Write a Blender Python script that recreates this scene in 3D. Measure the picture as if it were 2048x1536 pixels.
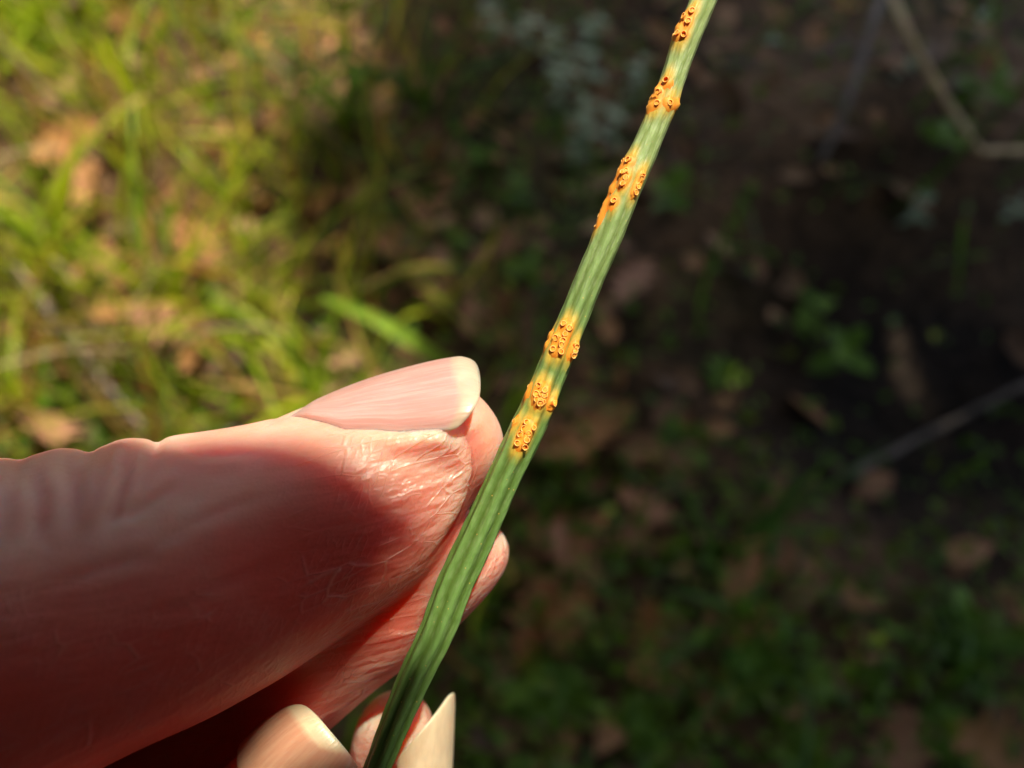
import bpy, math, random
import numpy as np
from mathutils import Vector, Matrix

random.seed(7)
rng = np.random.default_rng(11)
scn = bpy.context.scene
for o in list(bpy.data.objects):
    bpy.data.objects.remove(o)

# ------------------------------------------------------------------ camera, light, exposure
CAM_H = 0.55
PITCH = math.radians(62)
FOC = 0.060                       # distance camera -> the held stem (m)
SIN, COS = math.sin(PITCH), math.cos(PITCH)
RX, RY, RZ = np.array([1., 0, 0]), np.array([0, SIN, COS]), np.array([0, -COS, SIN])   # right, up, back
ROT = np.stack([RX, RY, RZ], axis=1)
CAM = np.array([0, 0, CAM_H])
cd = bpy.data.cameras.new('camera')
cam = bpy.data.objects.new('camera', cd)
scn.collection.objects.link(cam)
cam.matrix_world = Matrix.Translation(CAM) @ Matrix(ROT.tolist()).to_4x4()
cd.lens, cd.sensor_width = 28, 36
cd.clip_start, cd.clip_end = 0.002, 200
cd.dof.use_dof = True
cd.dof.focus_distance = FOC - 0.0045
cd.dof.aperture_fstop = 20
scn.camera = cam

SUN_CAM = np.array([0.25, 0.70, 0.67]); SUN_CAM /= np.linalg.norm(SUN_CAM)
SUN = ROT @ SUN_CAM
world = bpy.data.worlds.new('World'); scn.world = world; world.use_nodes = True
wn = world.node_tree
sky = wn.nodes.new('ShaderNodeTexSky'); sky.sky_type = 'NISHITA'; sky.sun_disc = False
sky.dust_density = 3.; sky.ozone_density = .5; sky.air_density = .8
sky.sun_elevation = math.asin(SUN[2]); sky.sun_rotation = math.atan2(SUN[0], SUN[1])
wn.links.new(sky.outputs[0], wn.nodes['Background'].inputs[0])
wn.nodes['Background'].inputs[1].default_value = 0.125
sd = bpy.data.lights.new('sun', 'SUN'); sd.energy = 4.0; sd.angle = math.radians(0.53); sd.color = (1, .88, .70)
so = bpy.data.objects.new('sun', sd); scn.collection.objects.link(so)
so.rotation_euler = Vector(SUN).to_track_quat('Z', 'Y').to_euler()
scn.view_settings.view_transform = 'Standard'; scn.view_settings.look = 'None'
scn.view_settings.exposure = 1.1; scn.view_settings.gamma = 1
scn.view_settings.use_curve_mapping = False
scn.render.engine = 'CYCLES'
cy = scn.cycles
cy.use_denoising = True
cy.max_bounces = 8; cy.diffuse_bounces = 4; cy.transmission_bounces = 4; cy.transparent_max_bounces = 4
cy.caustics_reflective = cy.caustics_refractive = False

# ------------------------------------------------------------------ helpers
KPX = 36 / 28 * 60 / 2048          # mm per photo pixel at the focus plane


def hp(px, py, z=0.):
    """photo pixel + height z (mm, towards the camera) -> point in the hand frame (mm)."""
    s = KPX * (60 - z) / 60
    return np.array([(px - 1024) * s, (768 - py) * s, z])


HAND_M = Matrix.Translation(CAM - RZ * FOC) @ Matrix(ROT.tolist()).to_4x4()


def hand_world(p):
    return CAM - RZ * FOC + ROT @ (np.asarray(p) * 0.001)


def gz(x, y):
    x = np.asarray(x, float); y = np.asarray(y, float)
    g = .010 * np.sin(5.1 * x + 1.3) * np.cos(4.3 * y + .4) + .006 * np.sin(13 * x + 2 * y) + .005 * np.cos(17 * y - 6 * x)
    g += .085 * np.exp(-(((x - .33) / .16) ** 2 + ((y - .52) / .15) ** 2))           # bank of earth
    g -= .030 * np.exp(-(((x - .36) / .16) ** 2 + ((y - .24) / .08) ** 2))
    g += np.maximum(0, np.hypot(x, y) - 3) * 0.02
    return g


def ground_point(px, py, dz=0.):
    d = ROT @ np.array([(px - 1024) * 36 / 28 / 2048, (768 - py) * 36 / 28 / 2048, -1.])
    z = 0.
    for _ in range(14):
        p = CAM + d * ((z + dz - CAM_H) / d[2])
        z = .5 * z + .5 * float(gz(p[0], p[1]))
    return CAM + d * ((z + dz - CAM_H) / d[2])


def tag(o, label=None, cat=None, group=None, kind=None):
    if label: o['label'] = label
    if cat: o['category'] = cat
    if group: o['group'] = group
    if kind: o['kind'] = kind
    return o


def mesh(name, v, f, mat=None, smooth=True, col=None, attrs=None):
    me = bpy.data.meshes.new(name)
    me.from_pydata(np.asarray(v).tolist(), [], [list(map(int, q)) for q in f])
    if smooth:
        me.polygons.foreach_set('use_smooth', np.ones(len(me.polygons), bool))
    if col is not None:
        a = me.attributes.new('Col', 'FLOAT_COLOR', 'POINT')
        c = np.ones((len(me.vertices), 4)); c[:, :3] = col
        a.data.foreach_set('color', c.ravel())
    for k, val in (attrs or {}).items():
        a = me.attributes.new(k, 'FLOAT', 'POINT'); a.data.foreach_set('value', np.asarray(val, float))
    if mat: me.materials.append(mat)
    me.update()
    return me


def link(name, me, parent=None, loc=None):
    o = bpy.data.objects.new(name, me); scn.collection.objects.link(o)
    if parent: o.parent = parent
    if loc is not None: o.location = loc
    return o


def empty(name, loc=(0, 0, 0), rz=0., s=1.):
    o = bpy.data.objects.new(name, None); scn.collection.objects.link(o)
    o.location = loc; o.rotation_euler = (0, 0, rz); o.scale = (s, s, s); o.empty_display_size = .01
    return o


def grid_faces(n, m, wrap=True):
    """n rings of m points."""
    i = np.arange(n - 1)[:, None]; j = np.arange(m if wrap else m - 1)[None, :]
    a = i * m + j; b = i * m + (j + 1) % m
    return np.stack([a, b, b + m, a + m], -1).reshape(-1, 4)


def spline(x, xp, fp):
    """monotone-ish Catmull-Rom through columns of fp."""
    xp = np.asarray(xp, float); fp = np.asarray(fp, float); x = np.asarray(x, float)
    one = fp.ndim == 1
    if one: fp = fp[:, None]
    d = np.gradient(fp, xp, axis=0)
    i = np.clip(np.searchsorted(xp, x) - 1, 0, len(xp) - 2)
    h = (xp[i + 1] - xp[i])[:, None]; t = ((x - xp[i]) / h[:, 0])[:, None]
    r = ((2 * t**3 - 3 * t**2 + 1) * fp[i] + (t**3 - 2 * t**2 + t) * h * d[i]
         + (-2 * t**3 + 3 * t**2) * fp[i + 1] + (t**3 - t**2) * h * d[i + 1])
    return r[:, 0] if one else r


class NT:
    def __init__(s, name):
        s.m = bpy.data.materials.new(name); s.m.use_nodes = True
        s.t = s.m.node_tree; s.t.nodes.clear(); s.out = s.n('OutputMaterial')

    def n(s, typ, ins=None, **kw):
        nd = s.t.nodes.new('ShaderNode' + typ)
        for k, v in kw.items(): setattr(nd, k, v)
        for k, v in (ins or {}).items():
            if isinstance(v, bpy.types.NodeSocket): s.t.links.new(v, nd.inputs[k])
            else: nd.inputs[k].default_value = v
        return nd

    def mix(s, f, a, b, mode='MIX'):
        nd = s.n('Mix', data_type='RGBA', blend_type=mode)
        for i, v in ((0, f), (6, a), (7, b)):
            if isinstance(v, bpy.types.NodeSocket): s.t.links.new(v, nd.inputs[i])
            else: nd.inputs[i].default_value = v if i == 0 else (*v, 1)
        return nd.outputs[2]

    def math(s, op, a, b=0., c=0., clamp=False):
        nd = s.n('Math', operation=op, use_clamp=clamp)
        for i, v in enumerate((a, b, c)):
            if isinstance(v, bpy.types.NodeSocket): s.t.links.new(v, nd.inputs[i])
            else: nd.inputs[i].default_value = v
        return nd.outputs[0]

    def ramp(s, f, pts):
        nd = s.n('MapRange', {0: f, 1: pts[0], 2: pts[1], 3: pts[2], 4: pts[3]}, interpolation_type='SMOOTHSTEP')
        return nd.outputs[0]

    def noise(s, vec, scale, detail=3, rough=.5):
        return s.n('TexNoise', {'Vector': vec, 'Scale': scale, 'Detail': detail, 'Roughness': rough}).outputs[0]

    def end(s, sock):
        s.t.links.new(sock, s.out.inputs[0]); return s.m


# ------------------------------------------------------------------ materials
def leaf_material(name, trans=.45, rough=.55, colours=None):
    """thin leaf: base colour from the mesh attribute Col, or picked per object out of colours."""
    k = NT(name)
    geo = k.n('TexCoord')
    if colours:
        rnd = k.n('ObjectInfo').outputs['Random']
        cr = k.n('ValToRGB', {0: rnd}); el = cr.color_ramp.elements
        for i, c in enumerate(colours):
            p = i / max(1, len(colours) - 1)
            e = el[i] if i < 2 else el.new(p)
            e.position = p; e.color = (*c, 1)
        base = cr.outputs[0]
    else:
        base = k.n('Attribute', attribute_name='Col').outputs[0]
    nz = k.noise(geo.outputs['Object'], 60, 4, .6)
    base = k.mix(1, base, k.mix(k.ramp(nz, (.3, .7, 0, 1)), (.62, .62, .6), (1.25, 1.22, 1.1)), 'MULTIPLY')
    p = k.n('BsdfPrincipled', {'Base Color': base, 'Roughness': rough, 'Specular IOR Level': .3})
    t = k.n('BsdfTranslucent', {0: k.mix(1, base, (1.25, 1.2, .7), 'MULTIPLY')})
    m = k.n('MixShader', {0: trans, 1: p.outputs[0], 2: t.outputs[0]})
    return k.end(m.outputs[0])


M_GRASS = leaf_material('grass blade', .55, .4)
M_BLADE = leaf_material('long grass', .5, .4, [(.25, .40, .015), (.40, .48, .02), (.20, .35, .02), (.48, .47, .04)])
M_HERB = leaf_material('herb leaf', .35, .5, [(.13, .27, .02), (.18, .32, .03), (.11, .23, .025)])
M_SILVER = leaf_material('silver leaf', .15, .8, [(.36, .46, .30), (.42, .51, .34), (.31, .41, .28)])
M_DEAD = leaf_material('dead leaf', .2, .6, [(.40, .18, .06), (.50, .26, .10), (.44, .23, .14), (.33, .14, .045)])
M_STRAW = leaf_material('straw', .15, .6, [(.36, .27, .15), (.30, .24, .17), (.42, .32, .17)])
M_LITTER = leaf_material('litter', .15, .7)
M_CANOPY = leaf_material('canopy leaf', .1, .5)


def ground_material():
    k = NT('woodland soil')
    c = k.n('TexCoord').outputs['Object']
    a = k.noise(c, 9, 5, .65); b = k.noise(c, 70, 4, .7); d = k.noise(c, 3.1, 3, .5)
    col = k.mix(k.ramp(a, (.35, .65, 0, 1)), (.055, .034, .017), (.150, .090, .046))
    col = k.mix(k.ramp(d, (.5, .66, 0, .75)), col, (.030, .045, .014))
    hol = k.n('Attribute', attribute_name='hollow_dark').outputs['Fac']
    col = k.mix(k.math('MULTIPLY', hol, .9), col, (.019, .015, .012))  # soil colour goes darker around the hollow
    col = k.mix(1, col, k.mix(k.ramp(b, (.3, .7, 0, 1)), (.5, .5, .5), (1.5, 1.45, 1.35)), 'MULTIPLY')
    bp = k.n('Bump', {'Strength': .8, 'Distance': .01, 'Height': k.math('ADD', b, a)})
    p = k.n('BsdfPrincipled', {'Base Color': col, 'Roughness': .9, 'Normal': bp.outputs[0], 'Specular IOR Level': .2})
    return k.end(p.outputs[0])


def bark_material(name, c0, c1):
    k = NT(name)
    c = k.n('TexCoord').outputs['Object']
    a = k.noise(c, 40, 5, .6)
    p = k.n('BsdfPrincipled', {'Base Color': k.mix(k.ramp(a, (.35, .65, 0, 1)), c0, c1), 'Roughness': .8})
    bp = k.n('Bump', {'Strength': .5, 'Distance': .003, 'Height': a}); k.t.links.new(bp.outputs[0], p.inputs['Normal'])
    return k.end(p.outputs[0])


M_GROUND = ground_material()
M_TWIG = bark_material('dry twig', (.60, .43, .21), (.76, .57, .31))
M_GREYTWIG = bark_material('weathered twig', (.11, .09, .07), (.20, .165, .13))
M_BARK = bark_material('bark', (.05, .04, .03), (.12, .09, .06))


def skin_material():
    k = NT('skin')
    oc = k.n('TexCoord').outputs['Object']
    def mapped(ang, sx, sy, sz):
        r = k.n('Mapping', {'Vector': oc, 'Rotation': (0, 0, -math.radians(ang))}, vector_type='POINT').outputs[0]
        return k.n('VectorMath', {0: r, 1: (sx * 1000, sy * 1000, sz * 1000)}, operation='MULTIPLY').outputs[0]
    A = k.n('Attribute', attribute_name='wet').outputs['Fac']       # 1 on the flexed pulp side where the skin lines are strong
    red = k.n('Attribute', attribute_name='shade_blush').outputs['Fac']  # skin redness, including dark red painted where shade falls
    mm = mapped(20, 1, 1, 1)
    w1 = k.n('TexNoise', {'Vector': mm, 'Scale': .55, 'Detail': 3}).outputs['Color']
    warp = k.n('VectorMath', {0: w1, 1: (.5, .5, .5)}, operation='SUBTRACT').outputs[0]
    def warped(v, amt):
        s_ = k.n('VectorMath', {0: warp, 'Scale': amt}, operation='SCALE').outputs[0]
        return k.n('VectorMath', {0: v, 1: s_}, operation='ADD').outputs[0]
    # skin lines: a coarse net of creases, elongated along the finger, and a fine leathery net
    v1 = warped(mapped(16, .30, 1.35, .9), .30)
    e1 = k.n('TexVoronoi', {'Vector': v1, 'Scale': .62}, feature='DISTANCE_TO_EDGE').outputs['Distance']
    v2 = warped(mapped(62, .42, 1.9, 1.3), .35)
    e2 = k.n('TexVoronoi', {'Vector': v2, 'Scale': 1.15}, feature='DISTANCE_TO_EDGE').outputs['Distance']
    l1 = k.ramp(e1, (.0, .05, 1, 0)); l2 = k.ramp(e2, (.0, .09, 1, 0))
    gate = k.ramp(k.noise(mm, .28, 3, .55), (.42, .62, 0, 1))
    gate2 = k.ramp(k.noise(mm, .45, 2, .5), (.45, .6, 0, 1))
    fold = k.noise(mapped(12, .10, 1.15, .9), 1.0, 2, .5)           # long soft folds along the thumb
    grain = k.noise(mm, 5.5, 3, .6)
    lines = k.math('MULTIPLY', k.math('MAXIMUM', k.math('MULTIPLY', l1, gate), k.math('MULTIPLY', l2, k.math('MULTIPLY', gate2, .35))),
                   k.math('MULTIPLY_ADD', A, .97, .025))
    mott = k.noise(mm, .16, 3, .5)
    base = k.mix(k.ramp(mott, (.35, .65, 0, 1)), (.66, .315, .23), (.70, .40, .305))
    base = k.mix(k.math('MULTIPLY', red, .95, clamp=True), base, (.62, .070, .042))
    base = k.mix(k.math('MULTIPLY', lines, .30), base, (.74, .54, .43))
    h = k.math('MULTIPLY', lines, .20)
    h = k.math('MULTIPLY_ADD', fold, k.math('MULTIPLY_ADD', A, .75, .10), h)
    h = k.math('MULTIPLY_ADD', k.math('MULTIPLY', e2, -1), k.math('MULTIPLY_ADD', A, .10, .03), h)
    h = k.math('MULTIPLY_ADD', grain, .05, h)
    bp = k.n('Bump', {'Strength': 1., 'Distance': .00055, 'Height': h})
    rg = k.math('MULTIPLY_ADD', A, -.08, k.math('MULTIPLY_ADD', grain, .22, .33))
    p = k.n('BsdfPrincipled', {'Base Color': base, 'Roughness': rg, 'Specular IOR Level': k.math('MULTIPLY_ADD', A, .32, .22), 'Normal': bp.outputs[0],
                               'Subsurface Weight': .95, 'Subsurface Radius': (1., .20, .11), 'Subsurface Scale': .0070,
                               'Sheen Weight': .0}, subsurface_method='RANDOM_WALK')
    return k.end(p.outputs[0])


def nail_material(name, bed, tip, pale):
    """the mesh carries nail_s (0 root .. 1 free edge, mm-true streaks in nail_q) and free (1 past the bed)."""
    k = NT(name)
    s = k.n('Attribute', attribute_name='nail_s').outputs['Fac']
    q = k.n('Attribute', attribute_name='nail_q').outputs['Fac']
    fr = k.n('Attribute', attribute_name='free').outputs['Fac']
    v = k.n('CombineXYZ', {0: k.math('MULTIPLY', s, .9), 1: k.math('MULTIPLY', q, 9.), 2: 0.}).outputs[0]
    st = k.noise(v, 2.2, 4, .6); v2 = k.n('CombineXYZ', {0: k.math('MULTIPLY', s, 5.), 1: k.math('MULTIPLY', q, 4.), 2: 3.}).outputs[0]
    ft = k.noise(v2, 1.5, 3, .6)
    base = k.mix(k.ramp(st, (.35, .7, 0, 1)), bed, pale)
    base = k.mix(k.ramp(s, (.0, .4, .55, 0)), base, pale)
    tipc = k.mix(k.ramp(ft, (.35, .65, 0, 1)), tip, tuple(.86 * c for c in tip))
    tipc = k.mix(k.ramp(q, (.3, 1.5, 0, .85)), tipc, (tip[0] * .84, tip[1] * .68, tip[2] * .62))
    base = k.mix(fr, base, tipc)
    bp = k.n('Bump', {'Strength': .4, 'Distance': .0002, 'Height': k.math('MULTIPLY_ADD', ft, .25, st)})
    p = k.n('BsdfPrincipled', {'Base Color': base, 'Roughness': .30, 'Specular IOR Level': .55, 'Normal': bp.outputs[0],
                               'Subsurface Weight': .95, 'Subsurface Radius': (1., .5, .35), 'Subsurface Scale': .0012})
    return k.end(p.outputs[0])


M_SKIN = skin_material()
M_NAIL = nail_material('thumb nail', (.53, .275, .245), (.56, .46, .35), (.58, .365, .33))
M_NAIL2 = nail_material('finger nail', (.47, .245, .155), (.64, .51, .34), (.51, .30, .195))


def stem_material():
    k = NT('ridged green stem')
    oc = k.n('TexCoord').outputs['Object']
    th = k.n('Attribute', attribute_name='ang').outputs['Fac']
    tl = k.n('Attribute', attribute_name='along').outputs['Fac']
    halo = k.n('Attribute', attribute_name='halo').outputs['Fac']
    core = k.n('Attribute', attribute_name='core').outputs['Fac']
    rid = k.n('Attribute', attribute_name='ridge').outputs['Fac']
    up = k.n('Attribute', attribute_name='upper').outputs['Fac']
    mmv = k.n('VectorMath', {0: oc, 'Scale': 1000.}, operation='SCALE').outputs[0]
    n1 = k.noise(mmv, 1.1, 4, .6)
    sv = k.n('CombineXYZ', {0: k.math('MULTIPLY', th, 5.), 1: k.math('MULTIPLY', tl, .05), 2: 0.}).outputs[0]
    streak = k.noise(sv, 2.0, 4, .6)
    cell = k.n('TexVoronoi', {'Vector': k.n('CombineXYZ', {0: k.math('MULTIPLY', th, 3.), 1: k.math('MULTIPLY', tl, .55), 2: 0.}).outputs[0], 'Scale': 1.6}).outputs['Distance']
    dark = k.mix(up, (.058, .112, .012), (.195, .275, .070))
    light = k.mix(up, (.14, .265, .07), (.31, .42, .17))
    g = k.mix(k.math('MULTIPLY_ADD', streak, .6, k.math('MULTIPLY_ADD', rid, .75, -.22), clamp=True), dark, light)
    g = k.mix(k.math('MULTIPLY', k.ramp(cell, (.1, .6, 1, 0)), k.math('MULTIPLY_ADD', up, .35, .10)), g, (.36, .45, .25))
    hl = k.math('ADD', halo, k.math('MULTIPLY', k.math('SUBTRACT', n1, .5), k.math('MULTIPLY', halo, 1.1)), clamp=True)
    g = k.mix(k.ramp(hl, (.10, .9, 0, .92)), g, (.58, .39, .05))
    g = k.mix(k.ramp(core, (.25, .9, 0, .9)), g, (.68, .25, .02))
    spk = k.n('TexVoronoi', {'Vector': mmv, 'Scale': 1.5}).outputs['Distance']
    g = k.mix(k.ramp(spk, (.03, .11, .65, 0)), g, (.56, .38, .09))
    bp = k.n('Bump', {'Strength': .5, 'Distance': .00012, 'Height': k.math('ADD', k.math('MULTIPLY', streak, .8), k.math('ADD', cell, n1))})
    p = k.n('BsdfPrincipled', {'Base Color': g, 'Roughness': .48, 'Specular IOR Level': .45, 'Normal': bp.outputs[0],
                               'Subsurface Weight': .35, 'Subsurface Radius': (.5, 1., .2), 'Subsurface Scale': .0006})
    return k.end(p.outputs[0])


def cup_material(name, rim, deep, lo, hi):
    k = NT(name)
    t = k.n('Attribute', attribute_name='rim').outputs['Fac']
    oc = k.n('TexCoord').outputs['Object']
    n = k.noise(k.n('VectorMath', {0: oc, 'Scale': 1000.}, operation='SCALE').outputs[0], 7, 3, .6)
    c = k.mix(k.ramp(k.math('MULTIPLY_ADD', k.math('SUBTRACT', n, .5), .5, t), (lo, hi, 0, 1)), deep, rim)
    p = k.n('BsdfPrincipled', {'Base Color': c, 'Roughness': .6, 'Subsurface Weight': .4, 'Subsurface Radius': (1., .45, .1), 'Subsurface Scale': .0003})
    return k.end(p.outputs[0])


M_STEM = stem_material()
M_CUP = cup_material('rust cup', (.98, .47, .12), (.78, .16, .007), .3, .85)
M_BLISTER = cup_material('rust blister', (.80, .33, .03), (.84, .24, .010), .2, .8)

# ------------------------------------------------------------------ ground
u = np.linspace(-1, 1, 251)
ax = np.sign(u) * (np.abs(u) * 1.1 + 18.9 * np.abs(u) ** 7)
gx, gy = np.meshgrid(ax, ax + .45)
gv = np.stack([gx, gy, gz(gx, gy)], -1).reshape(-1, 3)
tag(link('ground', mesh('ground', gv, grid_faces(251, 251, False), M_GROUND, attrs={'hollow_dark': np.clip(1.5 * np.exp(-(((gv[:, 0] - .34) / .19) ** 2 + ((gv[:, 1] - .275) / .12) ** 2)) - .15 + .12 * np.sin(31 * gv[:, 0]) * np.sin(37 * gv[:, 1]), 0, 1)})), 'dark woodland soil patched with moss and litter', 'ground', kind='structure')


# ------------------------------------------------------------------ off-frame tree whose crown shades the slope
def edge_x(gy_):
    return -.125 + .05 * np.sin(9 * gy_ + .7) - .07 * np.clip(gy_ - .35, -.3, 1) + .02 * np.sin(23 * gy_) + .085 * np.exp(-((gy_ - .31) / .06) ** 2)


def rot_from(n, spin):
    """rotation matrices (N,3,3) whose z column is n, spun by spin."""
    n = n / np.linalg.norm(n, axis=1, keepdims=True)
    a = np.where(np.abs(n[:, 2:3]) < .9, np.array([[0, 0, 1.]]), np.array([[1., 0, 0]]))
    x = np.cross(a, n); x /= np.linalg.norm(x, axis=1, keepdims=True); y = np.cross(n, x)
    c, s = np.cos(spin)[:, None], np.sin(spin)[:, None]
    return np.stack([x * c + y * s, -x * s + y * c, n], axis=2)


def scatter(tv, tf, pos, R, scale, col):
    """many copies of one little template as one mesh (stuff, or a crown)."""
    N, V = len(pos), len(tv)
    sc = scale if np.ndim(scale) == 2 else np.asarray(scale)[:, None] * np.ones((1, 3))
    pts = np.einsum('nij,nvj->nvi', R, tv[None] * sc[:, None, :]) + pos[:, None, :]
    fs = []
    for q in tf:
        fs.append((np.arange(N)[:, None] * V + np.array(q)[None, :]))
    cols = np.repeat(col, V, axis=0)
    faces = [r for blk in fs for r in blk.tolist()]
    return pts.reshape(-1, 3), faces, cols


LEAF_V = np.array([[0, -.5, 0], [.22, -.2, .05], [.25, .1, .05], [0, .5, -.04], [-.25, .1, .05], [-.22, -.2, .05], [0, -.1, 0], [0, .2, 0.]])
LEAF_F = [(0, 1, 6), (1, 2, 7, 6), (2, 3, 7), (3, 4, 7), (4, 5, 6, 7), (5, 0, 6)]


HAND_G = (CAM - RZ * FOC)[:2] - SUN[:2] / SUN[2] * (CAM_H - .06 * SIN)


def in_light(g):
    """ground point whose line to the sun stays open: the sunny grass and the hand."""
    x, y = g[:, 0], g[:, 1]
    patch = (x < edge_x(y)) & (x > -.9) & (y > .08) & (y < 1.1)
    return patch | (np.hypot((x - HAND_G[0] + .02) / .11, (y - HAND_G[1]) / .10) < 1)


N = 48000
P = np.stack([rng.uniform(-1.6, 2.6, N), rng.uniform(-1.7, 2.8, N), rng.uniform(1.0, 2.1, N)], 1)
G = P[:, :2] - P[:, 2:3] * (SUN[:2] / SUN[2])[None]
keep = ~in_light(G + rng.normal(0, .012, (N, 2))) & (G[:, 0] < 1.0) & (G[:, 1] < 1.35)
P = P[keep]; N = len(P)
R = rot_from(np.stack([rng.normal(0, .5, N), rng.normal(0, .5, N), np.ones(N)], 1), rng.uniform(0, 6.3, N))
cc = np.array([.10, .12, .05])[None] * rng.uniform(.7, 1.3, (N, 1))
v, f, c = scatter(LEAF_V, LEAF_F, P, R, rng.uniform(.07, .11, N), cc)
tree = empty('tree', (1.9, 2.3, 0))
tag(tree, 'broad leafy tree standing beyond the shaded bank, its crown overhead', 'tree')
v = v - np.array([1.9, 2.3, 0])
link('crown', mesh('crown', v, f, M_CANOPY, False, c), tree)


def tube(path, rad, m=10, closed=True):
    """swept tube: path (n,3), radii (n,)."""
    path = np.asarray(path, float); n = len(path)
    rad = np.ones(n) * rad
    t = np.gradient(path, axis=0); t /= np.linalg.norm(t, axis=1, keepdims=True)
    ref = np.array([0.31, 0.17, .93]); vv = []
    for i in range(n):
        a = np.cross(t[i], ref); a /= np.linalg.norm(a); b = np.cross(t[i], a)
        th = np.arange(m) * 2 * math.pi / m
        vv.append(path[i] + rad[i] * (np.cos(th)[:, None] * a + np.sin(th)[:, None] * b))
    vv = np.concatenate(vv); ff = [tuple(q) for q in grid_faces(n, m)]
    if closed:
        ff += [tuple(range(m))[::-1], tuple(range((n - 1) * m, n * m))]
    return vv, ff


def merge(parts):
    vv, ff, o = [], [], 0
    for a, b in parts:
        vv.append(a); ff += [tuple(int(i) + o for i in q) for q in b]; o += len(a)
    return np.concatenate(vv), ff


# unseen shrubs, added to keep skylight off the thumb
for k_, (sx_, sy_, sr_, shh, lb) in enumerate([(-1.75, -.15, .55, 1.5, 'unseen bush added to block skylight on the sunny side'), (-1.05, -1.15, .6, 1.6, 'unseen bush added behind the viewpoint to block skylight, towards the sunny side'),
                                    (.05, -1.45, .65, 1.7, 'tall unseen bush added straight behind the viewpoint to block skylight'), (1.1, -1.1, .6, 1.6, 'unseen bush added behind the viewpoint to block skylight, towards the shade')]):
    n_ = 3200
    q = rng.normal(0, 1, (n_, 3)); q /= np.linalg.norm(q, axis=1, keepdims=True)
    q = q * rng.uniform(.3, 1, (n_, 1)) ** .5 * np.array([sr_, sr_, shh * .5]) + [0, 0, shh * .52]
    Rk = rot_from(rng.normal(0, 1, (n_, 3)) + [0, 0, .4], rng.uniform(0, 6.3, n_))
    v, f, c = scatter(LEAF_V, LEAF_F, q, Rk, rng.uniform(.07, .12, n_), cc[:n_])
    sh_ = empty('screen_shrub', (sx_, sy_, 0)); tag(sh_, lb, 'screen_shrub', 'unseen shrubs added against skylight')
    link('foliage', mesh('foliage', v, f, M_CANOPY, False, c), sh_)
    v, f = merge([tube([(0, 0, -.05), (.03 * b_, .02, .4), (.12 * (b_ - 1), .1 * ((b_ * 7) % 3 - 1), 1.1)], [.022, .016, .006], 7) for b_ in range(3)])
    link('stems', mesh('stems', v, f, M_BARK), sh_)

limbs = []
tp = np.array([[0, 0, -.1], [.02, .0, .5], [-.03, -.04, 1.1], [-.1, -.1, 1.8]])
limbs.append(tube(spline(np.linspace(0, 3, 24), range(4), tp), np.linspace(.13, .05, 24), 14))
for k in range(11):
    z0 = .85 + .08 * k; a = 2.2 + k * 2.4; L = rng.uniform(1.2, 2.4)
    b0 = np.array([-.03, -.04, z0]); d = np.array([math.cos(a), math.sin(a), .25])
    pth = [b0, b0 + d * L * .35 + [0, 0, .05], b0 + d * L * .7 + rng.normal(0, .08, 3), b0 + d * L]
    limbs.append(tube(spline(np.linspace(0, 3, 14), range(4), pth), np.linspace(.045, .008, 14), 8))
v, f = merge(limbs)
link('trunk', mesh('trunk', v, f, M_BARK), tree)

# ------------------------------------------------------------------ ground cover that nobody could count
def sample_ground(n, x0, x1, y0, y1, dens=None):
    p = np.stack([rng.uniform(x0, x1, n), rng.uniform(y0, y1, n)], 1)
    if dens is not None:
        p = p[rng.uniform(0, 1, n) < dens(p[:, 0], p[:, 1])]
    return np.stack([p[:, 0], p[:, 1], gz(p[:, 0], p[:, 1])], 1)


def pick(pal, n, var=.25):
    pal = np.array(pal); c = pal[rng.integers(0, len(pal), n)]
    return c * rng.uniform(1 - var, 1 + var, (n, 1))


def smooth01(x, a, b):
    t = np.clip((x - a) / (b - a), 0, 1); return t * t * (3 - 2 * t)


bare = lambda x, y: np.exp(-(((x - .35) / .19) ** 2 + ((y - .28) / .12) ** 2))          # dark bare hollow
p = sample_ground(5200, -1.1, 1.0, -.2, 1.5, lambda x, y: np.where(bare(x, y) > .4, .12, .75) * np.where(x > .12, .5, 1))
n = len(p); p[:, 2] += rng.uniform(.002, .014, n)
R = rot_from(np.stack([rng.normal(0, .35, n), rng.normal(0, .35, n), np.ones(n)], 1), rng.uniform(0, 6.3, n))
lit_c = pick([(.27, .14, .06), (.38, .20, .10), (.17, .095, .05), (.33, .20, .11), (.11, .068, .04)], n)
v, f, c = scatter(LEAF_V, LEAF_F, p, R, rng.uniform(.018, .05, n), lit_c)
tag(link('leaf_litter', mesh('leaf_litter', v, f, M_LITTER, False, c)), 'brown fallen leaf litter spread over the soil', 'leaf litter', kind='stuff')

HERB_V = np.array([[0, -.5, 0], [.3, -.1, .04], [.26, .25, .04], [0, .5, 0], [-.26, .25, .04], [-.3, -.1, .04], [0, .1, -.02]])
HERB_F = [(0, 1, 6), (1, 2, 6), (2, 3, 6), (3, 4, 6), (4, 5, 6), (5, 0, 6)]


def herb_dens(x, y):
    low = 1 - smooth01(y, .20, .34)
    mid = .35 * np.exp(-((x + .02) / .2) ** 2)
    patch = .5 + .5 * np.sin(21 * x + 3 * np.sin(9 * y)) * np.cos(17 * y + 2 * np.sin(13 * x))
    return np.clip((low * .95 + mid) * (.25 + patch) * (1 - .95 * bare(x, y)) + .05, 0, 1)


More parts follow.
